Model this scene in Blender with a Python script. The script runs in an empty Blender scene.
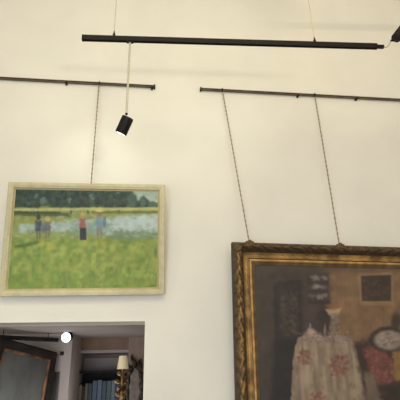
import bpy, bmesh, math, random
import numpy as np
from mathutils import Vector, Matrix
random.seed(5)
C = bpy.context.scene.collection
sc = bpy.context.scene
sc.view_settings.view_transform = 'Standard'

# ------------------------------------------------------------------ camera
PITCH, YAW, ROLL, F, EYE, D = 0.3759, -0.128, -0.024, 420.0, 1.6, 4.0
_f = Vector((-math.sin(YAW)*math.cos(PITCH), math.cos(YAW)*math.cos(PITCH), math.sin(PITCH)))
_r0 = Vector((math.cos(YAW), math.sin(YAW), 0)); _u0 = _r0.cross(_f)
_r = math.cos(ROLL)*_r0 + math.sin(ROLL)*_u0
_u = -math.sin(ROLL)*_r0 + math.cos(ROLL)*_u0
EYEV = Vector((0, 0, EYE))
cam = bpy.data.cameras.new('camera'); camo = bpy.data.objects.new('camera', cam); C.objects.link(camo)
camo.matrix_world = Matrix(((_r.x, _u.x, -_f.x, 0), (_r.y, _u.y, -_f.y, 0), (_r.z, _u.z, -_f.z, EYE), (0, 0, 0, 1)))
cam.sensor_width = 36; cam.sensor_fit = 'HORIZONTAL'; cam.lens = F/400*36; cam.clip_start = 0.05
sc.camera = camo

def at(x, y, Y):                       # point on the plane at distance Y
    d = _f + _r*((x-200)/F) - _u*((y-200)/F)
    return EYEV + d*(Y/d.y)
def at_z(x, y, Z):
    d = _f + _r*((x-200)/F) - _u*((y-200)/F)
    return EYEV + d*((Z-EYE)/d.z)

# ------------------------------------------------------------------ materials
def lin(c):
    return tuple(((v/255)/12.92 if v/255 <= .04045 else ((v/255+.055)/1.055)**2.4) for v in c)
def mat(name, col, rough=.6, metal=0, noise=0, nscale=8, col2=None, bump=0, bscale=60, emit=None, estr=0, spec=.5):
    m = bpy.data.materials.new(name); m.use_nodes = True
    nt = m.node_tree; b = nt.nodes['Principled BSDF']
    b.inputs['Roughness'].default_value = rough; b.inputs['Metallic'].default_value = metal
    b.inputs['Specular IOR Level'].default_value = spec
    c = lin(col)
    tc = nt.nodes.new('ShaderNodeTexCoord')
    if noise or col2:
        n = nt.nodes.new('ShaderNodeTexNoise'); n.inputs['Scale'].default_value = nscale; n.inputs['Detail'].default_value = 5
        nt.links.new(tc.outputs['Object'], n.inputs['Vector'])
        r = nt.nodes.new('ShaderNodeValToRGB')
        r.color_ramp.elements[0].position = .35; r.color_ramp.elements[1].position = .65
        a = c if col2 else tuple(v*(1-noise) for v in c)
        d = lin(col2) if col2 else tuple(min(1, v*(1+noise)) for v in c)
        r.color_ramp.elements[0].color = (*a, 1); r.color_ramp.elements[1].color = (*d, 1)
        nt.links.new(n.outputs['Fac'], r.inputs['Fac']); nt.links.new(r.outputs['Color'], b.inputs['Base Color'])
    else:
        b.inputs['Base Color'].default_value = (*c, 1)
    if bump:
        n2 = nt.nodes.new('ShaderNodeTexNoise'); n2.inputs['Scale'].default_value = bscale; n2.inputs['Detail'].default_value = 4
        nt.links.new(tc.outputs['Object'], n2.inputs['Vector'])
        bp = nt.nodes.new('ShaderNodeBump'); bp.inputs['Strength'].default_value = bump; bp.inputs['Distance'].default_value = .01
        nt.links.new(n2.outputs['Fac'], bp.inputs['Height']); nt.links.new(bp.outputs['Normal'], b.inputs['Normal'])
    if emit:
        b.inputs['Emission Color'].default_value = (*lin(emit), 1); b.inputs['Emission Strength'].default_value = estr
    return m
def attr_mat(name, rough=.6, metal=0, bump=.2, bscale=120, coat=0, grain=.35):
    m = bpy.data.materials.new(name); m.use_nodes = True
    nt = m.node_tree; b = nt.nodes['Principled BSDF']
    b.inputs['Roughness'].default_value = rough; b.inputs['Metallic'].default_value = metal
    b.inputs['Coat Weight'].default_value = coat; b.inputs['Coat Roughness'].default_value = .15
    a = nt.nodes.new('ShaderNodeAttribute'); a.attribute_name = 'Col'
    n = nt.nodes.new('ShaderNodeTexNoise'); n.inputs['Scale'].default_value = bscale; n.inputs['Detail'].default_value = 3
    tc = nt.nodes.new('ShaderNodeTexCoord'); nt.links.new(tc.outputs['Object'], n.inputs['Vector'])
    mx = nt.nodes.new('ShaderNodeMix'); mx.data_type = 'RGBA'; mx.blend_type = 'MULTIPLY'; mx.inputs['Factor'].default_value = grain
    r = nt.nodes.new('ShaderNodeValToRGB'); r.color_ramp.elements[0].color = (.55, .55, .55, 1); r.color_ramp.elements[1].color = (1.35, 1.35, 1.35, 1)
    nt.links.new(n.outputs['Fac'], r.inputs['Fac'])
    nt.links.new(a.outputs['Color'], mx.inputs[6]); nt.links.new(r.outputs['Color'], mx.inputs[7])
    nt.links.new(mx.outputs[2], b.inputs['Base Color'])
    bp = nt.nodes.new('ShaderNodeBump'); bp.inputs['Strength'].default_value = bump; bp.inputs['Distance'].default_value = .004
    nt.links.new(n.outputs['Fac'], bp.inputs['Height']); nt.links.new(bp.outputs['Normal'], b.inputs['Normal'])
    return m

M_wall = mat('cream_plaster', (237, 235, 224), .9, noise=.025, nscale=1.6, bump=.12, bscale=22, spec=.2)
M_wallside = mat('side_plaster', (240, 234, 221), .9, noise=.02, nscale=1.5, spec=.2)
M_ceil = mat('ceiling_plaster', (240, 234, 220), .9, noise=.02, nscale=2)
M_floor = mat('grey_floor', (168, 164, 162), .5, col2=(150, 147, 146), nscale=6)
M_black = mat('black_metal', (17, 14, 13), .55, metal=.0, noise=.15, nscale=20, spec=.25)
M_black2 = mat('black_groove', (12, 11, 10), .6, noise=.1, nscale=20)
M_rail = mat('dark_rail_metal', (96, 84, 62), .5, metal=.2, noise=.25, nscale=12)
M_cable = mat('pale_cable', (196, 184, 156), .5, noise=.12, nscale=30)
M_rod = mat('brushed_rod', (188, 182, 164), .4, metal=.1, noise=.08, nscale=30)
M_cord = mat('twisted_cord', (168, 156, 126), .8, col2=(136, 124, 98), nscale=70)
M_lens = mat('lit_lens', (255, 250, 240), .3, emit=(255, 246, 230), estr=3, noise=.02)
M_lens2 = mat('cool_lit_lens', (250, 252, 255), .3, emit=(232, 240, 255), estr=5, noise=.02)
M_cream_frame = mat('cream_gilt_frame', (200, 192, 154), .5, noise=.08, nscale=14, bump=.1, bscale=50)
M_cream_in = mat('frame_slip', (176, 164, 118), .6, noise=.1, nscale=14)
M_canvas = attr_mat('landscape_paint', .6, bump=.15, bscale=40, grain=.10)
M_canvas2 = attr_mat('interior_paint', .55, bump=.12, bscale=30, grain=.12)
M_canvas3 = attr_mat('misty_paint', .5, bump=.3, bscale=60)
M_gilt = attr_mat('old_gilt', .55, metal=.15, bump=.3, bscale=60, grain=.25)
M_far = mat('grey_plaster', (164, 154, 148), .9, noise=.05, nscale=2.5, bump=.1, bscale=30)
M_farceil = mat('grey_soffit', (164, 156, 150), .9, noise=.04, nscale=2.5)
M_beam = mat('brown_beam', (126, 100, 82), .7, noise=.12, nscale=5)
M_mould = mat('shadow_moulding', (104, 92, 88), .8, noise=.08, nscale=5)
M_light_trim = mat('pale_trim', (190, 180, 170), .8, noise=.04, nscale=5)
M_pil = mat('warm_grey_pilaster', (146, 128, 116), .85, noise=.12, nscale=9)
M_darkwood = mat('dark_wood', (18, 16, 17), .6, noise=.3, nscale=9, spec=.2)
M_shade = mat('cream_shade', (240, 226, 186), .8, noise=.04, nscale=30, emit=(240, 220, 170), estr=.12)
M_ormolu = mat('dark_ormolu', (150, 116, 62), .4, metal=.5, col2=(70, 52, 30), nscale=26)
M_bronze = mat('dark_bronze', (70, 58, 44), .45, metal=.4, col2=(40, 33, 27), nscale=24)
M_glass = mat('old_mirror_glass', (130, 112, 96), .45, metal=.0, col2=(92, 78, 66), nscale=14)
M_back = mat('picture_backing', (90, 72, 52), .9, noise=.1, nscale=10)

# ------------------------------------------------------------------ mesh helpers
def link(name, me, m=None, parent=None):
    o = bpy.data.objects.new(name, me); C.objects.link(o)
    if m and me is not None: me.materials.append(m)
    if parent: o.parent = parent
    return o
def obj(name, bm, m, parent=None, smooth=False):
    bmesh.ops.recalc_face_normals(bm, faces=bm.faces)
    me = bpy.data.meshes.new(name); bm.to_mesh(me); bm.free()
    if smooth:
        for p in me.polygons: p.use_smooth = True
        try: me.set_sharp_from_angle(angle=math.radians(42))
        except Exception: pass
    return link(name, me, m, parent)
def empty(name, loc=(0, 0, 0), M=None):
    o = bpy.data.objects.new(name, None); C.objects.link(o); o.empty_display_size = .05
    if M is not None: o.matrix_world = M
    else: o.location = loc
    return o
def tag(o, label, cat, group=None, kind=None):
    o['label'] = label; o['category'] = cat
    if group: o['group'] = group
    if kind: o['kind'] = kind
    return o
def struct(name, bm, m, label=None):
    o = obj(name, bm, m); o['kind'] = 'structure'
    if label: o['label'] = label
    return o
def box(bm, a, b, bev=0):
    x0, y0, z0 = a; x1, y1, z1 = b
    vs = [bm.verts.new(p) for p in ((x0, y0, z0), (x1, y0, z0), (x1, y1, z0), (x0, y1, z0), (x0, y0, z1), (x1, y0, z1), (x1, y1, z1), (x0, y1, z1))]
    fs = [bm.faces.new([vs[i] for i in q]) for q in ((0, 3, 2, 1), (4, 5, 6, 7), (0, 1, 5, 4), (1, 2, 6, 5), (2, 3, 7, 6), (3, 0, 4, 7))]
    if bev:
        es = list({e for f in fs for e in f.edges})
        bmesh.ops.bevel(bm, geom=es, offset=bev, segments=2, affect='EDGES', profile=.6)
    return bm
def boxes(*l):
    bm = bmesh.new()
    for q in l: box(bm, *q)
    return bm
def tube(bm, pts, rad, n=10, cap=True):
    pts = [Vector(p) for p in pts]
    rads = rad if isinstance(rad, (list, tuple)) else [rad]*len(pts)
    rings = []; ref = None
    for i, p in enumerate(pts):
        t = (pts[min(i+1, len(pts)-1)] - pts[max(i-1, 0)]).normalized()
        if ref is None:
            ref = t.orthogonal().normalized()
        ref = (ref - t*ref.dot(t)).normalized(); s = t.cross(ref)
        rings.append([bm.verts.new(p + (ref*math.cos(2*math.pi*k/n) + s*math.sin(2*math.pi*k/n))*rads[i]) for k in range(n)])
    for a, b in zip(rings, rings[1:]):
        for k in range(n): bm.faces.new((a[k], a[(k+1) % n], b[(k+1) % n], b[k]))
    if cap:
        bm.faces.new(rings[0][::-1]); bm.faces.new(rings[-1])
    return bm
def twist(bm, a, b, R, turns_per_m=16, strands=2):
    a, b = Vector(a), Vector(b); L = (b-a).length; t = (b-a).normalized()
    ref = t.orthogonal().normalized(); s = t.cross(ref); n = int(L*turns_per_m*8)
    for k in range(strands):
        ph = 2*math.pi*k/strands
        pts = []
        for i in range(n+1):
            q = i/n; an = ph + q*L*turns_per_m*2*math.pi
            pts.append(a + (b-a)*q + (ref*math.cos(an) + s*math.sin(an))*R*.55)
        tube(bm, pts, R*.6, n=5)
    return bm
def lathe(bm, prof, base=(0, 0, 0), n=20):
    base = Vector(base); rings = []
    for r, z in prof:
        if r < 1e-6: rings.append([bm.verts.new(base + Vector((0, 0, z)))])
        else: rings.append([bm.verts.new(base + Vector((r*math.cos(2*math.pi*k/n), r*math.sin(2*math.pi*k/n), z))) for k in range(n)])
    for a, b in zip(rings, rings[1:]):
        for k in range(n):
            k2 = (k+1) % n
            if len(a) == 1 and len(b) == 1: continue
            if len(a) == 1: bm.faces.new((a[0], b[k2], b[k]))
            elif len(b) == 1: bm.faces.new((a[k], a[k2], b[0]))
            else: bm.faces.new((a[k], a[k2], b[k2], b[k]))
    return bm
def frame_bm(w, h, prof, closed=True):
    """mitred picture frame: prof = (inset, depth) loop; local x across, z up from bottom, -y towards the viewer"""
    bm = bmesh.new(); rings = []
    for i, d in prof:
        rings.append([bm.verts.new((x, -d, z)) for x, z in ((-w/2+i, i), (w/2-i, i), (w/2-i, h-i), (-w/2+i, h-i))])
    pairs = list(zip(rings, rings[1:] + ([rings[0]] if closed else [])))
    if not closed: pairs = pairs[:-1] if len(pairs) == len(rings) else pairs
    for a, b in pairs:
        for k in range(4): bm.faces.new((a[k], a[(k+1) % 4], b[(k+1) % 4], b[k]))
    return bm

def smoothnoise(rs, n, m, sx, sy):
    """value noise grid n x m with cells of sx, sy samples"""
    gx, gy = int(n/sx)+3, int(m/sy)+3
    g = rs.rand(gx, gy)
    X = np.arange(n)/sx; Y = np.arange(m)/sy
    xi, yi = X.astype(int), Y.astype(int); fx, fy = X-xi, Y-yi
    fx = fx*fx*(3-2*fx); fy = fy*fy*(3-2*fy)
    a = g[np.ix_(xi, yi)]; b = g[np.ix_(xi+1, yi)]; c = g[np.ix_(xi, yi+1)]; d = g[np.ix_(xi+1, yi+1)]
    fx = fx[:, None]; fy = fy[None, :]
    return (a*(1-fx)+b*fx)*(1-fy) + (c*(1-fx)+d*fx)*fy

def pixel_grid(quad, n, m):
    """image pixel coordinates over a canvas whose corners carry the given image pixels (a foreshortened grid)"""
    A = []; b = []
    for (u, v), (x, y) in zip(((0, 0), (1, 0), (1, 1), (0, 1)), quad):
        A += [[u, v, 1, 0, 0, 0, -u*x, -v*x], [0, 0, 0, u, v, 1, -u*y, -v*y]]; b += [x, y]
    h_ = np.linalg.solve(np.array(A, float), np.array(b, float))
    U, V = np.meshgrid(np.linspace(0, 1, n), np.linspace(0, 1, m), indexing='ij'); w_ = h_[6]*U + h_[7]*V + 1
    return (h_[0]*U + h_[1]*V + h_[2])/w_, (h_[3]*U + h_[4]*V + h_[5])/w_
class Art:
    """a painted canvas: a dense sheet with paint colours stored per vertex. Art coordinates run x0..x1 across and y0..y1 down."""
    def __init__(s, x0, x1, y0, y1, n, m, seed=1):
        s.rs = np.random.RandomState(seed); s.n, s.m = n, m; s.x0, s.x1, s.y0, s.y1 = x0, x1, y0, y1
        s.X, s.Y = np.meshgrid(np.linspace(x0, x1, n), np.linspace(y0, y1, m), indexing='ij')
        s.c = np.zeros((n, m, 3))
    def grid(s, X, Y):                       # image pixel coordinates of every point of the sheet
        s.X, s.Y = X, Y; return s
    def noise(s, a, b): return smoothnoise(s.rs, s.n, s.m, a, b)
    def wob(s, amp, cell=6):
        return s.X + (s.noise(cell, cell)-.5)*amp, s.Y + (s.noise(cell, cell)-.5)*amp
    def put(s, mask, col, a=1.0):
        k = np.clip(mask, 0, 1)[..., None]*a
        s.c = s.c*(1-k) + np.array(col, float)*k
    def ell(s, cx, cy, rx, ry, col, a=1, soft=.25, wob=0, rot=0):
        X, Y = s.wob(wob) if wob else (s.X, s.Y)
        dx, dy = X-cx, Y-cy; c_, s_ = math.cos(rot), math.sin(rot)
        u, v = dx*c_+dy*s_, -dx*s_+dy*c_
        d = np.sqrt((u/rx)**2 + (v/ry)**2)
        s.put((1+soft-d)/(2*soft) if soft else (d < 1), col, a)
    def poly(s, pts, col, a=1, soft=.8, wob=0):
        X, Y = s.wob(wob) if wob else (s.X, s.Y)
        ins = np.zeros(X.shape, bool); dist = np.full(X.shape, 1e9)
        P = list(pts)
        for (xa, ya), (xb, yb) in zip(P, P[1:]+P[:1]):
            cond = ((ya > Y) != (yb > Y)); 
            with np.errstate(divide='ignore', invalid='ignore'):
                xx = (xb-xa)*(Y-ya)/((yb-ya) if yb != ya else 1e-9) + xa
            ins ^= cond & (X < xx)
            L2 = (xb-xa)**2+(yb-ya)**2 + 1e-9
            t = np.clip(((X-xa)*(xb-xa)+(Y-ya)*(yb-ya))/L2, 0, 1)
            dist = np.minimum(dist, np.hypot(X-xa-t*(xb-xa), Y-ya-t*(yb-ya)))
        sd = np.where(ins, dist, -dist)
        s.put(.5 + sd/(2*soft), col, a)
    def dabs(s, k, box_, cols, rx=(.6, 1.6), ry=(.6, 1.6), a=.6, rot=0):
        x0, x1, y0, y1 = box_
        for _ in range(k):
            cx, cy = s.rs.uniform(x0, x1), s.rs.uniform(y0, y1)
            ax, ay = s.rs.uniform(*rx), s.rs.uniform(*ry); R = max(ax, ay)*1.3
            w_ = np.abs(s.X-cx) + 0; near = (w_ < R) & (np.abs(s.Y-cy) < R)
            ii = np.flatnonzero(near.any(1)); jj = np.flatnonzero(near.any(0))
            if not len(ii) or not len(jj): continue
            i0, i1, j0, j1 = ii[0], ii[-1]+1, jj[0], jj[-1]+1
            dx, dy = s.X[i0:i1, j0:j1]-cx, s.Y[i0:i1, j0:j1]-cy
            r = rot + s.rs.uniform(-.4, .4); u, v = dx*math.cos(r)+dy*math.sin(r), -dx*math.sin(r)+dy*math.cos(r)
            k_ = np.clip(1.4-np.sqrt((u/ax)**2+(v/ay)**2)*1.2, 0, 1)[..., None]*a
            col = np.array(cols[s.rs.randint(len(cols))], float)
            s.c[i0:i1, j0:j1] = s.c[i0:i1, j0:j1]*(1-k_) + col*k_
    def mesh(s, name, corners, m, parent):
        """corners: local points for (x0,y0),(x1,y0),(x1,y1),(x0,y1)"""
        A, B, Cc, Dd = [np.array(p, float) for p in corners]
        U = np.linspace(0, 1, s.n)[:, None, None]; V = np.linspace(0, 1, s.m)[None, :, None]
        P = (A*(1-U)+B*U)*(1-V) + (Dd*(1-U)+Cc*U)*V
        me = bpy.data.meshes.new(name)
        idx = np.arange(s.n*s.m).reshape(s.n, s.m)
        q = np.stack([idx[:-1, :-1], idx[:-1, 1:], idx[1:, 1:], idx[1:, :-1]], -1).reshape(-1, 4)
        me.from_pydata(P.reshape(-1, 3).tolist(), [], q.tolist())
        at_ = me.color_attributes.new('Col', 'FLOAT_COLOR', 'POINT')
        v = np.clip(s.c, 0, 255)/255
        v = np.where(v <= .04045, v/12.92, ((v+.055)/1.055)**2.4)
        at_.data.foreach_set('color', np.concatenate([v.reshape(-1, 3), np.ones((s.n*s.m, 1))], 1).astype(np.float32).ravel())
        me.update()
        return link(name, me, m, parent)

# ------------------------------------------------------------------ the room
XJ = -0.0176; ZL = EYE + .3896; TH = .35; ZC = 6.2
XL, XR, YB = -3.6, 4.6, -3.5
XO = -2.75                                   # left side of the opening
struct('wall_back', boxes(((XL, D, 0), (XO, D+TH, ZC)), ((XO, D, ZL), (XJ, D+TH, ZC)), ((XJ, D, 0), (XR, D+TH, ZC))), M_wall)
struct('wall_left', boxes(((XL-.2, YB, 0), (XL, D+TH, ZC))), M_wallside)
struct('wall_right', boxes(((XR, YB, 0), (XR+.2, D+TH, ZC))), M_wallside)
struct('floor', boxes(((XL-.2, YB, -.12), (XR+.2, 10.2, 0))), M_floor)
struct('ceiling', boxes(((XL-.2, YB, ZC), (XR+.2, D+TH, ZC+.15))), M_ceil)

# adjoining room seen through the opening
Y0, YF = D+TH, 6.9                           # from the back of the wall to its own far wall
ZF = ZL + .02
YS = 5.62                                    # where the low grey ceiling ends
zf_at = lambda x, y, Y: at(x, y, Y).z
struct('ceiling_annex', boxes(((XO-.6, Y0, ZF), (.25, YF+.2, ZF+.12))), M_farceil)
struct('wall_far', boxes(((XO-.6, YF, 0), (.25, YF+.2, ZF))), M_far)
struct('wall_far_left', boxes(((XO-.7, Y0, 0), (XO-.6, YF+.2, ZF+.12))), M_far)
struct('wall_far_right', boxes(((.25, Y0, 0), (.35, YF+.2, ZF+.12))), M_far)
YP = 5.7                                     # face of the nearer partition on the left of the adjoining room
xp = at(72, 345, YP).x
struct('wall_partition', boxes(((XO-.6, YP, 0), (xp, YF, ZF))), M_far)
struct('trim_1', boxes(((XO-.6, YP-.03, ZF-.02), (xp, YP, ZF))), M_light_trim)
xb0, xb1 = at(71, 344, 6.5).x, at(129, 344, 6.5).x
zb = at(100, 350, 6.5).z; zb2 = at(100, 353, 6.5).z
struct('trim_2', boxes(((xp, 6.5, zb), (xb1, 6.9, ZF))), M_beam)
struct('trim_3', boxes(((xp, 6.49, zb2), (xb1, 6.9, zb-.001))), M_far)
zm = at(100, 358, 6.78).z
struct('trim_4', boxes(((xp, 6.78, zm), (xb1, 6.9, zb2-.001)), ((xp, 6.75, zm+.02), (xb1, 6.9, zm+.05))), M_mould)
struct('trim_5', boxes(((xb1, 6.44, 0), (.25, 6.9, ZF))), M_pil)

# ------------------------------------------------------------------ picture rails
def rail(name, pa, pb, label, clips, ends):
    y1 = D-.012; zc = (pa.z+pb.z)/2
    t = empty(name, ((pa.x+pb.x)/2, D, zc)); tag(t, label, 'picture rail', 'black picture rails along the wall')
    ox, oz = (pa.x+pb.x)/2, zc
    bm = bmesh.new()
    x0, x1 = pa.x-ox, pb.x-ox
    prof = [(-.012, .011), (-.042, .011), (-.042, .006), (-.028, .004), (-.028, -.006), (-.042, -.005), (-.042, -.011), (-.012, -.011)]
    A = [bm.verts.new((x0, y, z)) for y, z in prof]; B = [bm.verts.new((x1, y, z)) for y, z in prof]
    for i in range(len(prof)):
        j = (i+1) % len(prof); bm.faces.new((A[i], A[j], B[j], B[i]))
    bm.faces.new(A); bm.faces.new(B[::-1])
    obj('rail_bar', bm, M_rail, t)
    for cx in clips:
        bm = boxes(((cx-ox-.011, -.047, -.03), (cx-ox+.011, 0, -.010), .003), ((cx-ox-.008, -.014, -.026), (cx-ox+.008, 0, .026)))
        obj('rail_clip', bm, M_black, t)
    for ex in ends:
        obj('end_cap', boxes(((ex-ox-.008, -.048, -.019), (ex-ox+.008, 0, .019), .003)), M_black, t)
    return t
zr = EYE + 2.9468
cx = lambda x, y: at_z(x, y, zr).x if False else at(x, y, D).x
rail('picture_rail', Vector((at(-40, 77, D).x, D, zr)), Vector((at(154.5, 88, D).x, D, zr)),
     'thin dark picture rail above the meadow landscape, shorter with its end beside the pendant lamp', [cx(67, 83), cx(152, 88)], [cx(154.5, 88)])
rail('picture_rail', Vector((at(200.5, 92.3, D).x, D, zr)), Vector((at(440, 103, D).x, D, zr)),
     'thin dark picture rail above the gold framed picture, carrying two long ropes', [cx(297, 97), cx(355, 99)], [cx(200.5, 92.3)])

# ------------------------------------------------------------------ meadow landscape
PX, PZ, PW, PH, PT, PR = -1.3159, 1.6432, 1.4619, 1.0483, .1611, -.0086
def hung(px, pz, w, h, tilt, roll, H, off):
    o = Vector((px, D-off-math.sin(tilt)*H, pz+EYE))
    U = Vector((1, 0, 0)); V = Vector((0, math.sin(tilt), -math.cos(tilt)))
    u = U*math.cos(roll) + V*math.sin(roll); v = -U*math.sin(roll) + V*math.cos(roll)
    base = o + u*(w/2) + v*h
    z = -v; y = z.cross(u)
    return Matrix(((u.x, y.x, z.x, base.x), (u.y, y.y, z.y, base.y), (u.z, y.z, z.z, base.z), (0, 0, 0, 1)))
M1 = hung(PX, PZ, PW, PH, PT, PR, PH, .04)
ls = empty('landscape_painting', M=M1)
tag(ls, 'meadow landscape with small figures by a pond, in a pale cream frame', 'painting')
w, h = PW, PH
obj('frame', frame_bm(w, h, [(0, -.012), (0, .018), (.006, .024), (.03, .024), (.042, .018), (.05, .018), (.056, .006), (.056, -.012)]), M_cream_frame, ls)
obj('slip', frame_bm(w-.112, h-.112, [(0, -.010), (0, .004), (.012, .0), (.012, -.010)]), M_cream_in, ls).location = (0, 0, .056)
obj('backing_board', boxes(((-w/2+.03, .010, .03), (w/2-.03, .016, h-.03))), M_back, ls)
ia = .066
CAN1 = [(-w/2+ia, 0, h-ia), (w/2-ia, 0, h-ia), (w/2-ia, 0, ia), (-w/2+ia, 0, ia)]
def paint_meadow():
    a = Art(14, 160, 190, 290, 292, 200, 3).grid(*pixel_grid([(15.82, 189.22), (158.27, 191.64), (157.31, 287.53), (7.38, 289.09)], 292, 200))  # meadow drawn in image pixels, between the canvas corners as the camera projects them
    n1 = a.noise(9, 9); n2 = a.noise(3, 3); n3 = a.noise(24, 14)
    g0 = np.array([142, 158, 78.]); g1 = np.array([112, 138, 62.]); g2 = np.array([172, 172, 92.])
    a.c[:] = g0
    a.put((n3-.4)*2.2, g2, .8); a.put((n1-.52)*3, g1, .7); a.put((a.Y-262)/30, (122, 146, 62), .7)
    a.put((a.Y-240)/-14, (150, 164, 100), .5)
    a.put((a.noise(14, 18)-.55)*4, (120, 142, 70), .5); a.put((a.noise(10, 16)-.6)*4, (176, 176, 96), .5)
    a.dabs(420, (14, 160, 240, 290), [(150, 168, 84), (120, 146, 66), (172, 174, 98), (108, 132, 66), (154, 168, 100)], (1, 2.6), (1.4, 4), .28, .15)
    a.dabs(90, (60, 158, 262, 286), [(186, 186, 104), (170, 172, 80)], (.7, 1.6), (1.6, 4), .35, .2)
    # far bank, pond and its reflections
    a.poly([(10, 205), (165, 205), (165, 238), (10, 238)], (150, 158, 98), 1, 3)
    a.poly([(10, 211), (70, 213), (70, 217), (10, 216)], (84, 96, 54), .9, 1, 2)
    a.poly([(10, 217), (60, 217), (60, 224), (10, 224)], (150, 152, 84), .9, 1.5, 2)
    a.poly([(18, 225), (60, 222), (166, 214), (166, 234), (118, 237), (70, 231), (18, 231)], (174, 188, 190), 1, 1.6, 4)
    a.poly([(104, 219), (166, 214), (166, 229), (112, 231)], (196, 206, 210), .8, 2.5, 4)
    a.poly([(70, 224), (112, 222), (106, 236), (72, 235)], (138, 160, 148), .7, 2, 5)
    a.poly([(112, 230), (166, 231), (166, 239), (112, 239)], (126, 146, 112), .85, 2, 5)
    a.dabs(110, (16, 160, 216, 238), [(186, 196, 198), (156, 170, 166), (140, 158, 138), (200, 206, 206)], (2, 5), (.6, 1.4), .35)
    # wooded bank
    a.poly([(10, 186), (165, 186), (165, 206), (10, 207)], (74, 94, 84), 1, 1.5, 3)
    n4 = a.noise(7, 8)
    a.put((n4-.5)*4*(a.Y < 207), (42, 60, 64), .8)
    a.dabs(420, (14, 140, 188, 207), [(44, 62, 66), (84, 106, 92), (60, 86, 70), (34, 48, 58), (100, 122, 102), (52, 76, 80)], (1.2, 3.4), (1.2, 3.6), .42)
    a.c = np.where((a.Y < 207.5)[..., None], a.c*.84, a.c)
    for cx_, cy_, r_ in ((43, 200, 4), (36, 196, 2.5), (70, 200, 2), (92, 197, 2), (118, 193, 2)):
        a.ell(cx_, cy_, r_, r_*.8, (140, 162, 164), .55, .5, 3)
    a.poly([(130, 188), (166, 188), (166, 203), (150, 202), (143, 196), (138, 200), (134, 194)], (186, 196, 190), .9, 1.2, 2)
    for cx_, cy_, rx_, ry_ in ((132, 200, 4, 8), (143, 203, 3, 5), (152, 205, 4, 3), (159, 205, 3, 3.4)):
        a.ell(cx_, cy_, rx_, ry_, (82, 104, 92), .9, .3, 2)
    for tx in (38, 71, 88, 119): a.poly([(tx-.7, 200), (tx+.7, 200), (tx+.9, 214), (tx-.9, 214)], (66, 66, 48), .7, .5)
    # sunlit strip of the far bank with dark line beneath
    a.poly([(10, 208.6), (165, 207.4), (165, 210.4), (10, 210.6)], (196, 190, 128), .95, .7, .8)
    a.poly([(10, 211.5), (60, 212), (60, 213.8), (10, 213.4)], (60, 68, 44), .8, .7, .8)
    a.poly([(92, 211), (165, 211), (165, 213), (92, 213.6)], (110, 112, 64), .8, .7, .8)
    # long shadow on the left and warm grass at their feet
    a.poly([(15, 245), (38, 241), (40, 243), (26, 247), (15, 248)], (84, 108, 54), .85, 1, 1.5)
    for fx, fy in ((42, 243), (52, 245), (48, 247), (85, 243), (97, 243), (103, 242)): a.ell(fx, fy, 2.4, 4, (196, 180, 84), .6, .6, 2)
    # figures
    def fig(x, yh, yf, hair, top, bot, wdt, hat=None):
        H = yf-yh
        for s_ in (-1, 1): a.poly([(x+s_*wdt*.18, yf-H*.4), (x+s_*wdt*.62, yf-H*.4), (x+s_*wdt*.5, yf), (x+s_*wdt*.2, yf)], bot, .8, .8, 1)
        a.poly([(x-wdt*.75, yh+H*.25), (x+wdt*.75, yh+H*.25), (x+wdt*.8, yf-H*.33), (x-wdt*.8, yf-H*.33)], top, .92, 1.0, 2.2)
        a.ell(x, yh+H*.12, wdt*.62, H*.12, hair, .95, .3)
        if hat: a.ell(x, yh+H*.05, wdt*1.15, H*.05, hat, .95, .4); a.ell(x, yh+H*.01, wdt*.6, H*.07, hat, .95, .4)
    fig(38.5, 214, 239, (66, 60, 56), (72, 78, 100), (92, 86, 72), 3.6)
    fig(47.5, 216, 238, (196, 176, 120), (112, 104, 116), (128, 104, 84), 4.2)
    a.ell(43.5, 228, 2, 5, (96, 102, 122), .8, .4)
    fig(82.5, 212, 239, (190, 160, 116), (176, 96, 96), (52, 50, 60), 3.4)
    a.poly([(80, 228), (86, 228), (86.5, 240), (80, 240)], (50, 50, 62), .9, .6)
    fig(99.5, 209, 239, (150, 116, 84), (126, 146, 172), (150, 120, 96), 4.2, (214, 198, 126))
    a.poly([(91, 214), (96, 216), (96, 218), (91, 216)], (196, 170, 130), .8, .6)
    a.poly([(103, 218), (106, 216), (106, 228), (103, 227)], (108, 124, 148), .8, .6)
    n5 = a.noise(9, 7)[..., None]
    a.c = a.c*(.93+.14*n5)*np.array([.93, .97, .92])
    return a
paint_meadow().mesh('canvas', CAN1, M_canvas, ls)

def cord(a, b, label, hook_dir=None, group='hanging ropes'):
    a, b = Vector(a), Vector(b)
    t = empty('hanging_rope', b); tag(t, label, 'rope')
    bm = bmesh.new(); twist(bm, a-b, (0, 0, 0), .0068, 9)
    obj('cord', bm, M_cord, t)
    bm = bmesh.new()
    p = a-b
    tube(bm, [p+Vector((0, .02, .018)), p+Vector((0, 0, .022)), p+Vector((0, -.012, .008)), p+Vector((0, -.004, -.012)), p+Vector((0, .006, -.03))], .005, 6)
    tube(bm, [p+Vector((0, 0, -.03)), p+Vector((0, 0, .0))], .009, 8)
    obj('rail_hook', bm, M_black, t)
    return t
top1 = M1 @ Vector((0, 0, h)); lt = M1 @ Vector(((at(91, 184, top1.y).x - top1.x), .004, h-.01))
ca = Vector((at(99, 86, D-.05).x, D-.05, zr-.008))
cord(ca, lt, 'grey twisted rope holding up the meadow landscape from the shorter rail')

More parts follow.
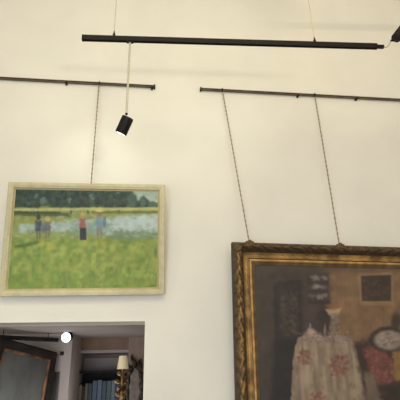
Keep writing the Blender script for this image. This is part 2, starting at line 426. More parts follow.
# ------------------------------------------------------------------ large gilt picture
GX, GZ, GT, GR = .7963, 1.1036, .0233, .0207
GW, GH = 2.45, 1.95
M2 = hung(GX, GZ, GW, GH, GT, GR, 1.5, .09)
gp = empty('interior_painting', M=M2)
tag(gp, 'large dim picture of a flower-draped table in a heavy carved gilt frame', 'painting')
def carved_rail(w, h, side, prof, relief, colf, seed):
    """one mitred side of a carved frame; prof = [(inset, depth)], relief(s, inset) -> (dz, tone)"""
    rs = np.random.RandomState(seed)
    bm = bmesh.new(); lay = bm.verts.layers.float_color.new('Col')
    horiz = side in 'tb'; L = w if horiz else h
    N = int(L/.009)
    rows = []
    for i, d in prof:
        row = []
        for k in range(N+1):
            s0 = i + (L-2*i)*k/N
            dz, tone = relief(s0, i, L)
            c = colf(i, tone, rs)
            x, z = {'t': (-w/2+s0, h-i), 'b': (-w/2+s0, i), 'l': (-w/2+i, s0), 'r': (w/2-i, s0)}[side]
            v = bm.verts.new((x, -(d+dz), z)); v[lay] = (*lin(c), 1)
            row.append(v)
        rows.append(row)
    for a, b in zip(rows, rows[1:]):
        for k in range(N): bm.faces.new((a[k], a[k+1], b[k+1], b[k]))
    return bm
KS = .82
def kp(P): return [(i*KS, d) for i, d in P]
PO = kp([(0, -.03), (0, .03), (.006, .05), (.014, .066), (.022, .076), (.032, .084), (.042, .09), (.052, .092), (.062, .092), (.072, .088), (.082, .082), (.092, .074), (.102, .066), (.112, .058), (.12, .05), (.124, .046)])
_rsn = np.random.RandomState(77).rand(4, 600)
def vn(q, x):
    x = x % 500; k = int(x); f = x-k; f = f*f*(3-2*f); return _rsn[q, k]*(1-f)+_rsn[q, k+1]*f
def relief_o(s, i, L):
    i = i/KS; m = abs(s-L/2)
    e = math.exp(-((i-.062)/.036)**2)
    leaf = abs(math.sin(m*32 + 60*abs(i-.062) + 2.2*vn(0, m*9)))
    curl = math.sin(m*48 + 4*vn(1, m*11) + i*40)*math.sin(i*85 + 3*vn(2, m*21))
    bead = .5+.5*math.sin(m*60+math.sin(i*120))
    t = e*(.5*leaf + .35*curl + .35*vn(3, m*60 + 60*vn(1, i*90))) + .15*bead*(i < .03)
    return (.026*(t-.25) if 0.004 < i < .122 else 0), t
def mixc(a, b, t):
    t = max(0, min(1, t)); return tuple(p*(1-t)+q*t for p, q in zip(a, b))
RAIL_SHADE = {'t': .45, 'l': 1.1, 'r': .9, 'b': .8}  # shading painted into the gilt per side: top rail darkest, left brightest
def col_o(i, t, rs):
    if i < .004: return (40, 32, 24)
    return mixc((58, 44, 27), (168, 134, 78), (t*1.1 + rs.uniform(-.16, .16))*RAIL_SHADE[SIDE])
PC = kp([(.124, .046), (.128, .04), (.134, .031), (.142, .024), (.15, .02), (.158, .019), (.166, .021), (.174, .026), (.182, .034), (.186, .038), (.19, .036), (.193, .012)])
def relief_c(s, i, L):
    m = abs(s-L/2); t = vn(0, m*16)*.65 + .35*vn(1, m*60 + 40*vn(2, i*120))
    return .003*t, t
def col_c(i, t, rs):
    if i/KS > .189: return (40, 29, 18)
    return mixc((104, 78, 42), (206, 166, 98), t*1.25-.12 + rs.uniform(-.1, .1))
PF = kp([(.193, .012), (.195, .030), (.200, .036), (.208, .038), (.216, .036), (.222, .030), (.226, .022)])
def relief_f(s, i, L):
    m = abs(s-L/2); t = vn(2, m*20); return .001*t, t
def col_f(i, t, rs): return mixc((156, 118, 66), (214, 172, 108), .2+.7*t+rs.uniform(-.1, .1))
PL = kp([(.226, .022), (.232, .016), (.244, .012), (.256, .008), (.262, .0)])
def col_l(i, t, rs): return mixc((92, 72, 46), (122, 98, 66), t+rs.uniform(-.2, .2))
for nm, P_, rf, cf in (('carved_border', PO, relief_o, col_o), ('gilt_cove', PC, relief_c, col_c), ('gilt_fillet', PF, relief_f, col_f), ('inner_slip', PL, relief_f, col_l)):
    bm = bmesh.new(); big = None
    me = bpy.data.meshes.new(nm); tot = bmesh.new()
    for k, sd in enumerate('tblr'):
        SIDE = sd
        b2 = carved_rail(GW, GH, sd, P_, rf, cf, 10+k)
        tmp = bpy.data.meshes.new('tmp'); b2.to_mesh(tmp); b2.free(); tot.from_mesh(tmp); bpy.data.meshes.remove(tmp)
    bm.free()
    bmesh.ops.remove_doubles(tot, verts=tot.verts, dist=.0004)
    bmesh.ops.recalc_face_normals(tot, faces=tot.faces)
    # the carving must face the room
    s_ = sum(f.normal.y*f.calc_area() for f in tot.faces)
    if s_ > 0: bmesh.ops.reverse_faces(tot, faces=tot.faces)
    bpy.data.meshes.remove(me)
    me = bpy.data.meshes.new(nm); tot.to_mesh(me); tot.free()
    for p in me.polygons: p.use_smooth = True
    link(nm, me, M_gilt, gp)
obj('backing_board', boxes(((-GW/2+.02, .028, .02), (GW/2-.02, .036, GH-.02))), M_back, gp)

def leaf_ornament(w, h, d, seed, lobes=5):
    """a little carved acanthus: fan of lobes over a boss"""
    bm = bmesh.new(); lay = bm.verts.layers.float_color.new('Col')
    for k in range(lobes):
        an = (k-(lobes-1)/2)/(lobes-1)*2.3
        L = h*(1-.25*abs(an)/1.15)
        g = bmesh.ops.create_uvsphere(bm, u_segments=10, v_segments=6, radius=1)
        for v in g['verts']:
            x, y, z = v.co
            xx, zz = x*w*.16, (z*.5+.5)*L
            v.co = (xx*math.cos(an)+zz*math.sin(an)*w/h*.5, -abs(d)*.25+y*d*.45-(.4-abs(z-.2))*d*.3, zz*math.cos(an)-xx*math.sin(an))
            v[lay] = (*lin(mixc((44, 34, 22), (104, 80, 46), .5-.5*y)), 1)
    g = bmesh.ops.create_uvsphere(bm, u_segments=12, v_segments=8, radius=1)
    for v in g['verts']:
        x, y, z = v.co; v.co = (x*w*.25, y*d*.6-d*.3, z*h*.22+h*.12); v[lay] = (*lin(mixc((46, 36, 24), (108, 84, 50), .5-.5*y)), 1)
    return bm
def G(px, py):                              # photo point -> local point of the gilt picture's front plane
    inv = M2.inverted(); o = inv @ EYEV
    d_ = (inv.to_3x3() @ (_f + _r*((px-200)/F) - _u*((py-200)/F)))
    return o + d_*((-.06-o.y)/d_.y)
hooks = []
for px, py in ((249.5, 246), (340, 248)):
    p = G(px, py)
    o = obj('crest_leaf', leaf_ornament(.15, .062, .04, 1), M_gilt, gp, True)
    o.location = (p.x, -.07, GH-.045); hooks.append(p.x)
for sx in (-1, 1):
    for z0 in (GH-.09, .03):
        o = obj('corner_leaf', leaf_ornament(.12, .09, .035, 2, 5), M_gilt, gp, True)
        o.location = (sx*(GW/2-.062), -.082, z0 if z0 > 1 else z0); o.rotation_euler = (0, sx*.78 if z0 > 1 else sx*2.36, 0)

il = .213
CAN2 = [(-GW/2+il, 0, GH-il), (GW/2-il, 0, GH-il), (GW/2-il, 0, il), (-GW/2+il, 0, il)]
def paint_interior():
    # art is written in image pixels, canvas corners as projected by the camera: 257..455 across, 270..402 down, further below
    a = Art(257, 446, 268, 436, 340, 300, 8).grid(*pixel_grid([(253.9, 265.04), (449.62, 270.08), (485.02, 441.39), (261.89, 446.66)], 340, 300))
    n1 = a.noise(20, 40); n2 = a.noise(5, 9); n3 = a.noise(3, 3)
    a.c[:] = (84, 72, 60)
    a.poly([(325, 260), (460, 260), (460, 350), (325, 350)], (142, 112, 80), 1, 6, 4)
    a.put((n1-.5)*2*(a.X > 330), (122, 98, 72), .6)
    a.put((n1-.5)*-2*(a.X > 340), (156, 122, 84), .5)
    a.put(np.abs(np.sin(a.X*.75))*.5*(a.X > 335)*(a.Y < 345), (112, 86, 62), .3)
    a.put((330-a.X)/34, (68, 60, 52), .9)
    a.put((276-a.X)/14, (74, 68, 58), .8)
    a.put((276-a.Y)/10, (82, 72, 64), .7)
    # dark screen with pale flowers
    a.poly([(274, 282), (302, 280), (304, 345), (304, 440), (276, 440)], (46, 42, 42), 1, 1.5, 1.5)
    a.poly([(277, 284), (299, 283), (300, 340), (279, 342)], (54, 50, 47), .9, 2, 2)
    a.dabs(130, (281, 298, 290, 335), [(92, 84, 66), (78, 72, 60), (104, 90, 74), (60, 62, 50)], (1, 3), (1, 3), .4)
    a.poly([(300, 278), (304, 278), (306, 345), (302, 345)], (66, 54, 48), .8, 1)
    a.poly([(274, 340), (300, 340), (296, 440), (268, 440)], (42, 38, 37), .9, 3, 3)
    a.poly([(305, 274), (330, 274), (330, 342), (305, 345)], (78, 66, 64), .9, 3, 3)
    # small shelves with pale china
    a.poly([(306, 274), (328, 273), (329, 304), (308, 304)], (66, 60, 60), .9, 1.5, 1)
    for y_, rr in ((278, 2.4), (286, 3), (297, 4)):
        a.dabs(14, (310, 326, y_-rr*.5, y_+rr*.5), [(158, 154, 148), (136, 134, 132), (116, 114, 116)], (1.6, 3), (1.6, 3.2), .5)
    for y_ in (282.5, 291.5, 302.5): a.poly([(307, y_-.6), (329, y_-.8), (329, y_+.6), (307, y_+.8)], (58, 48, 46), .9, .6)
    # dark ground, compote with orange fruit on a pale stem
    a.ell(325, 318, 8, 14, (56, 46, 48), .9, .4, 3)
    a.poly([(325, 309), (342, 308), (339, 314), (329, 315)], (186, 166, 130), .95, .9, 1)
    a.ell(333, 306.5, 7, 3, (160, 110, 72), .8, .5, 1.5)
    a.poly([(330, 314), (338, 314), (339, 322), (337, 336), (331, 336), (330, 324)], (134, 122, 112), .9, 1.2, 2)
    a.dabs(26, (330, 340, 315, 336), [(170, 160, 148), (96, 86, 84), (120, 104, 92)], (.7, 1.6), (.8, 2), .7)
    # cloth over the table
    n6 = a.noise(5, 40)
    cloth = [(299, 338), (310, 333), (330, 336), (346, 336), (354, 343), (360, 362), (366, 400), (374, 440), (286, 440), (291, 400), (293, 362), (295, 346)]
    a.poly(cloth, (162, 148, 128), 1, 1, 1.5)
    inside = (a.c - np.array([162, 148, 128]))**2
    msk = (inside.sum(-1) < 200).astype(float)
    a.put(msk*(n6-.45)*2.4, (128, 116, 100), .7)
    a.put(msk*(.5-n6)*2.2, (186, 172, 148), .6)
    a.put(msk*np.clip((345-a.Y)/10, 0, 1), (136, 122, 118), .6)
    a.put(msk*np.clip((a.Y-385)/60, 0, 1), (120, 110, 96), .5)
    for cx_, cy_, r_ in ((304, 357, 7), (339, 366, 10), (318, 400, 8), (356, 408, 8)):
        for k in range(9):
            an = k*.7+.3; a.ell(cx_+math.cos(an)*r_*.6, cy_+math.sin(an)*r_*.75, r_*.42, r_*.2, (140, 80, 71), .75, .6, 2, an)
        a.dabs(int(r_*5), (cx_-r_*.8, cx_+r_*.8, cy_-r_, cy_+r_), [(150, 92, 84), (124, 74, 68), (176, 132, 118), (112, 102, 80)], (1, 2.2), (1, 2.4), .5)
    a.dabs(40, (297, 356, 345, 392), [(140, 130, 92), (124, 112, 84), (180, 168, 146)], (.6, 1.6), (1, 3), .4)
    # cups and silver on the table
    for cx_, cy_, rx_, ry_, c_ in ((311, 334, 7, 3.2, (176, 152, 148)), (311, 331, 4, 3, (190, 172, 166)), (310, 326, 1, 3, (160, 140, 138)), (325, 330, 1.4, 6, (148, 128, 124)), (322, 338, 7, 2, (150, 134, 132)), (342, 338, 8, 2.4, (146, 132, 130))):
        a.ell(cx_, cy_, rx_, ry_, c_, .85, .4, 1)
    a.dabs(60, (300, 350, 332, 342), [(170, 156, 154), (116, 100, 100), (92, 78, 78), (190, 174, 168)], (.6, 1.8), (.5, 1.2), .6)
    # small framed picture on the wall
    a.poly([(357, 273), (393, 272), (394, 306), (360, 305)], (150, 122, 90), 1, .8)
    a.poly([(361, 276), (391, 275), (391, 301), (362, 301)], (70, 54, 46), 1, .8)
    a.dabs(60, (363, 390, 279, 299), [(92, 76, 64), (54, 42, 38), (104, 84, 66), (80, 62, 50)], (.8, 2.4), (.6, 1.6), .6)
    # chair back with rose cushions and a pale oval dish
    a.poly([(354, 344), (372, 338), (404, 352), (420, 436), (372, 436), (362, 380)], (66, 50, 44), .95, 3, 3)
    a.poly([(363, 349), (380, 346), (392, 360), (397, 382), (379, 386), (368, 366)], (126, 72, 66), 1, 2, 2.5)
    a.dabs(90, (365, 395, 349, 386), [(146, 94, 86), (108, 64, 60), (150, 108, 98), (88, 58, 54)], (.8, 2.2), (.8, 2.2), .6)
    a.poly([(364, 372), (372, 372), (382, 400), (384, 436), (370, 436)], (124, 112, 96), .9, 2, 2)
    a.poly([(386, 388), (400, 386), (420, 436), (388, 436)], (52, 48, 40), .9, 2, 2)
    a.ell(388, 339, 18, 12.5, (54, 46, 44), .95, .12, 1)
    a.ell(389, 340, 15, 10, (148, 140, 132), 1, .16, 1)
    a.dabs(40, (378, 402, 333, 347), [(140, 132, 128), (186, 178, 170), (104, 96, 96)], (1, 3), (.7, 2), .5)
    a.ell(396, 322, 5, 9, (66, 52, 44), .9, .3, 1.5)
    a.poly([(393, 352), (404, 350), (408, 382), (395, 380)], (156, 124, 62), .9, 1.5, 2)
    # beyond the small picture: the wall and a dresser
    a.poly([(408, 300), (450, 298), (450, 440), (410, 440)], (74, 56, 44), .9, 2, 2)
    a.dabs(70, (412, 444, 304, 420), [(96, 74, 56), (58, 44, 36), (120, 100, 80)], (1, 3), (1, 4), .5)
    a.c = a.c*(.92+.16*a.noise(10, 10)[..., None])
    a.dabs(260, (257, 420, 268, 420), [(92, 78, 66), (70, 58, 50), (120, 98, 76)], (1.5, 4), (1.5, 5), .10)
    g_ = a.c.mean(-1, keepdims=True); a.c = g_ + (a.c-g_)*.8; a.c = a.c*np.array([.93, .88, .83])
    return a
paint_interior().mesh('canvas', CAN2, M_canvas2, gp)
for hx, (px, py), lab in zip(hooks, ((222.5, 93.5), (315, 97)), ('slanting twisted rope to the corner of the gold frame, nearer the rail end', 'slanting twisted rope meeting the gold frame above the small painted wall picture')):
    e = M2 @ Vector((hx, -.055, GH-.012))
    cord(Vector((at(px, py, D-.05).x, D-.05, zr-.008)), e, lab)

# ------------------------------------------------------------------ suspended lighting track
YT = 2.9
L_ = at(83, 38, YT); R_ = at_z(377, 46.5, L_.z)
tx = (R_-L_); TL = tx.length; ang = math.atan2(tx.y, tx.x)
tm = Matrix.Translation(L_) @ Matrix.Rotation(ang, 4, 'Z')
tr = empty('track_light_bar', M=tm); tag(tr, 'long black lighting track hanging level on thin cables high before the wall', 'lighting track')
def tloc(px, py):                            # distance along the track under a photo point
    d_ = _f + _r*((px-200)/F) - _u*((py-200)/F)
    n_ = Vector((-math.sin(ang), math.cos(ang), 0)); k_ = n_.dot(L_-EYEV)/n_.dot(d_); p = EYEV + d_*k_
    return (p-L_).dot(Vector((math.cos(ang), math.sin(ang), 0)))
hw, hh = .015, .024
bm = bmesh.new()
prof = [(-hw, -hh), (-hw*.45, -hh), (-hw*.45, -hh*.2), (hw*.45, -hh*.2), (hw*.45, -hh), (hw, -hh), (hw, hh), (-hw, hh)]
A = [bm.verts.new((0, y, z)) for y, z in prof]; B = [bm.verts.new((TL, y, z)) for y, z in prof]
for i in range(8): bm.faces.new((A[i], A[(i+1) % 8], B[(i+1) % 8], B[i]))
bm.faces.new(A); bm.faces.new(B[::-1])
obj('track_housing', bm, M_black, tr)
obj('contact_strip', boxes(((.01, -hw*.4, -hh*.45), (TL-.01, hw*.4, -hh*.2))), M_black2, tr)
obj('end_cap', boxes(((-.008, -hw-.002, -hh-.002), (.004, hw+.002, hh+.002), .003)), M_black, tr)
obj('cord_connector', boxes(((TL-.004, -.014, -.016), (TL+.062, .014, .012), .005)), M_black, tr)
for px, py in ((114, 36), (315, 43)):
    s0 = tloc(px, py); 
    g = bmesh.new(); tube(g, [(s0, 0, hh-.002), (s0, 0, hh+.03), (s0, 0, hh+.036), (s0, 0, hh+.058)], [.011, .011, .006, .005], 10)
    obj('cable_gripper', g, M_black, tr)
    g = bmesh.new(); tube(g, [(s0, 0, hh+.05), (s0, 0, ZC-L_.z)], .0038, 6)
    obj('suspension_cable', g, M_cable, tr)

# second spotlight beyond the track's end, fed by the looping cord
LB = at(397, 37, 2.62)
def lamp_body(bm_len, r, lens_mat, parent, tilt_m, lens_r=.86):
    g = bmesh.new(); lathe(g, [(0, bm_len), (r*.8, bm_len), (r*.97, bm_len-.004), (r, bm_len-.012), (r, .006), (r*.96, 0), (r*lens_r, 0), (r*lens_r, .012), (0, .012)], n=28)
    o = obj('lamp_body', g, M_black, parent, True); o.matrix_local = tilt_m
    g = bmesh.new(); lathe(g, [(0, -.006), (r*.5, -.004), (r*lens_r, .004), (r*lens_r, .010)], n=28)
    l = obj('lens', g, lens_mat, parent, True); l.matrix_local = tilt_m
    return o
sp2 = empty('spotlight', LB); tag(sp2, 'black spotlight at the end of the track, fed by a loop of cord', 'spotlight')
ax = (_r*.62 + _u*.75 + _f*.25).normalized()
q = Vector((0, 0, 1)).rotation_difference(ax).to_matrix().to_4x4()
lamp_body(.17, .042, M_black2, sp2, q @ Matrix.Translation((0, 0, -.02)))
g = bmesh.new(); tube(g, [ax*.14, ax*.17+Vector((0, 0, .03)), ax*.17+Vector((.12, 0, ZC-LB.z-ax.z*.17))], [.006, .006, .004], 8)
obj('suspension_rod', g, M_black, sp2)
g = bmesh.new(); p0 = ax*-.02; tube(g, [p0+ax*.012, p0-ax*.02-_r*.012, p0-ax*.03-_r*.03], [.016, .014, .008], 10); obj('cord_entry', g, M_black, sp2)
# the loop of cord from the track's end to the lamp
inv = tm.inverted(); cE = Vector((TL+.058, 0, -.003)); cF = inv @ (LB + p0-ax*.028-_r*.028)
pts = []
for k in range(17):
    t_ = k/16; p = cE.lerp(cF, t_); p = p + Vector((0, 0, -.035*math.sin(math.pi*t_)*(1-.3*t_))); pts.append(p)
g = bmesh.new(); tube(g, pts, .0045, 8); obj('supply_cord', g, M_rod, tr)

# pendant spotlight on its rod
s0 = tloc(130, 42); PB = tm @ Vector((s0, 0, -hh))
ps = empty('pendant_spotlight', PB); tag(ps, 'small black cylinder spotlight hanging on a pale rod below the track, lens lit', 'spotlight')
obj('track_adapter', boxes(((-.03, -.011, -.014), (.03, .011, .012), .004)), M_black, ps)
ztip = at(127.5, 114, PB.y).z - PB.z
g = bmesh.new(); tube(g, [(0, 0, -.012), (0, 0, ztip-.005)], .0085, 12); obj('rod', g, M_rod, ps, True)
g = bmesh.new(); bmesh.ops.create_uvsphere(g, u_segments=14, v_segments=8, radius=.011, matrix=Matrix.Translation((0, 0, ztip))); obj('knuckle', g, M_black, ps, True)
kn = PB + Vector((0, 0, ztip)); dist = (kn-EYEV).length
def on_ray(x, y, t): return EYEV + (_f + _r*((x-200)/F) - _u*((y-200)/F)).normalized()*t
top_p = on_ray(128.2, 117.0, dist) - PB
bot_p = on_ray(120.8, 133.4, dist-.008) - PB
axis = (top_p-bot_p); LBn = axis.length; axis.normalize()
q = Vector((0, 0, 1)).rotation_difference(axis).to_matrix().to_4x4()
lamp_body(LBn, .047, M_lens, ps, Matrix.Translation(bot_p) @ q)

# ------------------------------------------------------------------ adjoining room: things
# hung picture at the left, swung out from the partition
pl = at(-2, 337, 4.7); pr = at(55, 352.5, 5.62)
ux = (pr-pl); W3 = ux.length; ux.normalize(); vz = (Vector((0, 0, 1)) - ux*ux.z).normalized(); yy = vz.cross(ux)
H3 = 1.15; b3 = (pl+pr)/2 - vz*H3
M3 = Matrix(((ux.x, yy.x, vz.x, b3.x), (ux.y, yy.y, vz.y, b3.y), (ux.z, yy.z, vz.z, b3.z), (0, 0, 0, 1)))
p3 = empty('misty_painting', M=M3); tag(p3, 'dark framed grey-green painting hanging askew in the room beyond the opening', 'painting')
M_fr3 = mat('dark_gilt_frame', (44, 34, 26), .7, col2=(20, 17, 15), nscale=14, spec=.2)
obj('frame', frame_bm(W3, H3, [(0, -.02), (0, .03), (.02, .05), (.045, .045), (.075, .03), (.09, .02), (.09, -.02)]), M_fr3, p3)
obj('inner_slip', frame_bm(W3-.18, H3-.18, [(0, -.018), (0, .022), (.014, .026), (.026, .01), (.026, -.018)]), mat('amber_slip', (128, 88, 44), .5, col2=(50, 34, 22), nscale=9), p3).location = (0, 0, .09)
a = Art(0, 60, 0, 60, 90, 90, 4)
a.c[:] = (104, 108, 104); n_ = a.noise(20, 20); a.put((n_-.4)*2, (84, 90, 90), .8); a.put((a.noise(8, 16)-.55)*3, (128, 126, 118), .5); a.put((a.Y-40)/20, (92, 84, 72), .6)
a.poly([(24, 14), (30, 8), (34, 30), (30, 60), (24, 60)], (76, 76, 72), .5, 4, 5); a.dabs(160, (0, 60, 0, 60), [(112, 116, 112), (80, 84, 82), (124, 118, 104)], (1, 4), (1, 5), .3)
a.c *= .82
a.mesh('canvas', [(-W3/2+.11, 0, H3-.11), (W3/2-.11, 0, H3-.11), (W3/2-.11, 0, .11), (-W3/2+.11, 0, .11)], M_canvas3, p3)
obj('backing_board', boxes(((-W3/2+.03, .016, .03), (W3/2-.03, .02, H3-.03))), M_back, p3)

# narrow dark frame beside it on the partition
c = at(54.8, 372, YP-.03); nf = empty('narrow_picture', (c.x, YP, c.z-.8)); tag(nf, 'narrow dark green picture on the grey partition beside the askew painting', 'picture')
obj('frame', frame_bm(.11, .8, [(0, 0), (0, .03), (.012, .03), (.018, .015), (.018, 0)]), M_bronze, nf)
obj('canvas', boxes(((-.05, -.012, .01), (.05, -.002, .79))), mat('dark_green_paint', (46, 50, 44), .6, noise=.3, nscale=9), nf)
# small dark sensor
c = at(62, 353.5, YP); se = empty('wall_sensor', (c.x, YP, c.z)); tag(se, 'tiny dark dome sensor on the grey partition below the bright lamp', 'sensor')
obj('base_plate', boxes(((-.022, -.012, -.022), (.022, 0, .022), .004)), M_black, se)
g = bmesh.new(); bmesh.ops.create_uvsphere(g, u_segments=12, v_segments=8, radius=.019, matrix=Matrix.Translation((0, -.014, 0))); obj('dome', g, M_black2, se, True)

# ceiling track with its bright lamp
tb = at(57.5, 340, 5.58); ta = at_z(-14, 336.4, tb.z)
dv = tb-ta; a2 = math.atan2(dv.y, dv.x); TL2 = dv.length
m2 = Matrix.Translation(ta) @ Matrix.Rotation(a2, 4, 'Z')
t2 = empty('ceiling_track', M=m2); tag(t2, 'short dark lighting track under the low grey ceiling beyond the opening', 'lighting track')
obj('track_housing', boxes(((0, -.02, -.022), (TL2, .02, .022), .004)), M_black2, t2)
for s_ in (.2, TL2-.15):
    g = bmesh.new(); tube(g, [(s_, 0, .02), (s_, 0, ZF-ta.z)], .004, 8); obj('mounting_stem', g, M_black, t2)
lc = at(66, 337.5, 5.36)
l2 = empty('ceiling_spotlight', lc); tag(l2, 'blazing white spotlight at the end of the short ceiling track beyond the opening', 'spotlight')
ax2 = (Vector((.05, 1, .18))).normalized()
q2 = Vector((0, 0, 1)).rotation_difference(ax2).to_matrix().to_4x4()
lamp_body(.13, .058, M_lens2, l2, q2, .93)
g = bmesh.new(); tube(g, [ax2*.1+Vector((0, 0, .03)), Vector((0, ax2.y*.1, ZF-lc.z))], .008, 8); obj('mounting_stem', g, M_black, l2)

# bookcase and books
yb = 6.52
bx0, bx1 = at(73, 376, yb).x, at(126.5, 376, yb).x; bzt = at(100, 373, yb).z
bw = bx1-bx0; bk = empty('bookcase', ((bx0+bx1)/2, yb, 0)); tag(bk, 'dark open bookcase against the far grey wall, seen through the opening', 'bookcase')
dp = 6.88-yb; sh = at(100, 373, yb).z-.46
obj('side_panel', boxes(((-bw/2, 0, 0), (-bw/2+.03, dp, bzt), .003)), M_darkwood, bk)
obj('side_panel', boxes(((bw/2-.03, 0, 0), (bw/2, dp, bzt), .003)), M_darkwood, bk)
obj('top_board', boxes(((-bw/2-.01, -.012, bzt), (bw/2+.01, dp, bzt+.028), .004)), M_darkwood, bk)
obj('back_panel', boxes(((-bw/2+.03, dp-.015, .05), (bw/2-.03, dp, bzt))), M_darkwood, bk)
obj('plinth', boxes(((-bw/2+.03, .02, 0), (bw/2-.03, dp-.015, .06))), M_darkwood, bk)
for z_ in (sh, sh-.42, .06): obj('shelf', boxes(((-bw/2+.03, .004, z_), (bw/2-.03, dp-.015, z_+.024))), M_darkwood, bk)
px_ = 78.5; i = 0
cols = [((52, 56, 58), 'black'), ((176, 156, 122), 'tan'), ((58, 62, 58), 'charcoal'), ((150, 138, 108), 'sand'), ((64, 86, 96), 'teal'), ((92, 116, 140), 'blue'), ((116, 136, 158), 'light blue'), ((70, 92, 112), 'slate'), ((84, 112, 120), 'sea green'), ((126, 142, 152), 'grey blue'), ((58, 74, 86), 'navy'), ((46, 54, 56), 'dark green')]
wid = [3.4, 2.8, 2.6, 2.8, 3.8, 4.6, 4.2, 4.2, 4.4, 3.8, 4.0, 3.6]
top = [383, 384, 386, 383, 383, 380.5, 380, 381, 381, 380.5, 382, 384]
order = ['first', 'second', 'third', 'fourth', 'fifth', 'sixth', 'seventh', 'eighth', 'ninth', 'tenth', 'eleventh', 'twelfth']
xs0 = -bw/2+.034
for (c_, nm), w_, t_ in zip(cols, wid, top):
    tk = w_*(bw-.07)/sum(wid); hgt = at(100, t_, yb+.1).z - (sh+.024)
    x_ = xs0 + tk/2; xs0 += tk
    b_ = empty('book', ((bx0+bx1)/2 + x_, yb+.06, sh+.024))
    tag(b_, f'upright {nm} book, {order[i]} from the shelf end nearer the partition', 'book', 'books on the top shelf of the bookcase')
    t2_ = tk*.94
    g = bmesh.new()
    box(g, (-t2_/2, 0, 0), (t2_/2, .006, hgt), .002); box(g, (-t2_/2, 0, 0), (-t2_/2+.004, .2, hgt)); box(g, (t2_/2-.004, 0, 0), (t2_/2, .2, hgt))
    obj('cover', g, mat('cover_'+nm.replace(' ', '_'), tuple(int(v*.74) for v in c_), .6, noise=.12, nscale=14), b_)
    obj('page_block', boxes(((-t2_/2+.004, .006, .004), (t2_/2-.004, .192, hgt-.006))), mat('paper_'+nm.replace(' ', '_'), (196, 184, 160), .9, noise=.05, nscale=40), b_)
    i += 1

# gilt floor lamp with cream shade
yl = 5.3
c = at(123, 362, yl); fl = empty('gilt_floor_lamp', (c.x, yl, 0)); tag(fl, 'ornate gilt standing lamp with a small cream shade, just inside the opening', 'lamp')
zs0, zs1 = at(123, 369, yl).z, at(123, 355.8, yl).z; pxm = yl/F*1.06
g = bmesh.new(); lathe(g, [(.15, 0), (.155, .015), (.14, .03), (.1, .04), (.05, .07), (.03, .1)], n=24); obj('base', g, M_ormolu, fl, True)
g = bmesh.new(); prf = [(.03, .08), (.022, .14)]
for k in range(9):
    z_ = .14 + k*(zs0-.36-.14)/9; prf += [(.018, z_+.02), (.03, z_+.05), (.018, z_+.08)]
prf += [(.02, zs0-.1), (.012, zs0+.02)]
lathe(g, prf, n=16); obj('pole', g, M_ormolu, fl, True)
g = bmesh.new(); r1, r0 = 3.4*pxm, 5.0*pxm
lathe(g, [(r0, zs0), (r1, zs1), (r1-.004, zs1), (r0-.004, zs0), (r0, zs0)], n=24); obj('lamp_shade', g, M_shade, fl, True)
rs = random.Random(3)
for k in range(14):
    an = k*2.4; z_ = zs0 - .015 - k*.027; L = .05 + .03*rs.random()
    g = bmesh.new(); pts = []
    for j in range(7):
        t_ = j/6; pts.append((math.cos(an)*(.012+L*math.sin(t_*1.9)), math.sin(an)*(.012+L*math.sin(t_*1.9)), z_ - .03 + .085*t_ - .05*t_*t_))
    tube(g, pts, [.006, .016, .022, .024, .02, .013, .005], 8); obj('gilt_leaf', g, M_ormolu, fl, True)

# dark carved mirror beside it, hung on the pilaster
ym = 6.44
c = at(134.5, 383, ym-.05); mr = empty('wall_mirror', (c.x, ym, c.z-.42)); tag(mr, 'dark carved mirror with a pointed leaf crest, beside the gilt standing lamp', 'mirror')
rx, rz = 6.4*ym/F, .30
cz = .34
g = bmesh.new(); n_ = 56
rings = []
for k in range(n_):
    an = 2*math.pi*k/n_; wv = .014*math.sin(an*12)
    ring = []
    for j in range(8):
        b_ = 2*math.pi*j/8; rr = .026+wv*.6
        ro = math.cos(b_)*rr; 
        ring.append(g.verts.new(((rx+ro)*math.cos(an), -.03-math.sin(b_)*rr*.8, cz+(rz+ro)*math.sin(an))))
    rings.append(ring)
for k in range(n_):
    A_, B_ = rings[k], rings[(k+1) % n_]
    for j in range(8): g.faces.new((A_[j], A_[(j+1) % 8], B_[(j+1) % 8], B_[j]))
obj('frame', g, M_bronze, mr, True)
g = bmesh.new(); vs = [g.verts.new((rx*math.cos(2*math.pi*k/40), -.02, cz+rz*math.sin(2*math.pi*k/40))) for k in range(40)]; g.faces.new(vs)
vs2 = [g.verts.new((v.co.x, -.002, v.co.z)) for v in vs]; g.faces.new(vs2[::-1])
for k in range(40): g.faces.new((vs[k], vs[(k+1) % 40], vs2[(k+1) % 40], vs2[k]))
obj('glass', g, M_glass, mr)
for sx, L, lean in ((-.3, .17, -.15), (.55, .12, .5), (-1, .1, -.6)):
    g = bmesh.new(); pts = [(sx*rx*.6 + lean*L*t_/6 + .02*math.sin(t_), -.035-.012*math.sin(t_*.6), cz+rz*math.sqrt(max(0, 1-(sx*.6)**2)) - .01 + L*t_/6) for t_ in range(7)]
    tube(g, pts, [.03, .034, .032, .026, .019, .011, .003], 8); obj('crest_leaf', g, M_bronze, mr, True)
for k in range(7):
    an = 1.0 - k*.36
    g = bmesh.new(); bx_, bz_ = rx*math.cos(an), cz+rz*math.sin(an)
    pts = [(bx_+.012*t_, -.04-.008*t_, bz_+.02*t_-.006*t_*t_) for t_ in range(5)]
    tube(g, pts, [.02, .026, .024, .015, .004], 8); obj('scroll', g, M_bronze, mr, True)

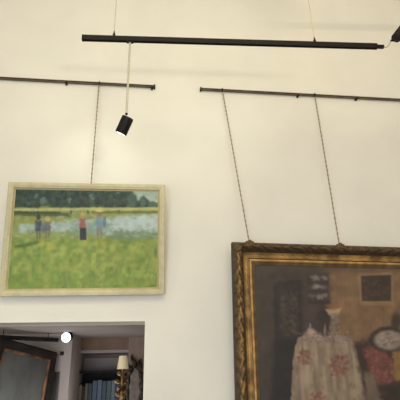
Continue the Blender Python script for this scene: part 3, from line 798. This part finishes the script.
# ------------------------------------------------------------------ light
wd = bpy.data.worlds.new('world'); sc.world = wd; wd.use_nodes = True
bg = wd.node_tree.nodes['Background']; bg.inputs['Color'].default_value = (.92, .93, 1.0, 1); bg.inputs['Strength'].default_value = .78
def light(kind, name, loc, energy, col, aim=None, **kw):
    l = bpy.data.lights.new(name, kind); l.energy = energy; l.color = col
    for k, v in kw.items(): setattr(l, k, v)
    o = bpy.data.objects.new(name, l); C.objects.link(o); o.location = loc
    if aim is not None: o.rotation_euler = (Vector(aim)-Vector(loc)).to_track_quat('-Z', 'Y').to_euler()
    return o
light('AREA', 'warm_overhead', (.4, .2, 5.9), 112, (1, .81, .43), (.4, 2.8, 3.4), size=3.5)
light('AREA', 'window_daylight', (-1.6, -2.6, .9), 118, (.84, .90, 1), (-.5, 4, 1.5), size=2.2)
PA = at(83, 38, YT); SA = at(60, 68, D); v = PA-SA; LA = PA + v*((PA.y+1.0)/-v.y)
light('SPOT', 'unseen_spot_left', LA, 140, (.98, 1, .78), at(150, 76, D), spot_size=.7, spot_blend=.8, shadow_soft_size=.13)  # unseen spot, added to throw the track's broad shadow on the left wall
PBr = R_; SBr = at(393, 28, D); v = PBr-SBr; LBt = PBr + v*((PBr.y+.3)/-v.y)
light('SPOT', 'unseen_spot_right', LBt, 420, (1, .84, .62), at(372, 24, D), spot_size=.40, spot_blend=1.0, shadow_soft_size=.03)  # unseen spot added low down, casts the track's thin shadow at upper right
light('SPOT', 'pendant_beam', PB + bot_p - axis*.03, 13, (1, 1, .80), PB + bot_p - axis, spot_size=1.2, spot_blend=.8, shadow_soft_size=.04)
light('SPOT', 'picture_light', (-.6, 2.9, 5.3), 46, (.97, 1, .86), at(85, 250, 3.9), spot_size=.8, spot_blend=.8, shadow_soft_size=.05)
light('AREA', 'annex_fill', (-1.3, 4.6, 1.0), 8, (1, .96, .94), (-.6, 6.2, 1.7), size=.7)
light('POINT', 'annex_lamp', (-.5, 5.6, 1.2), 4.5, (1, .96, .94), shadow_soft_size=.2)
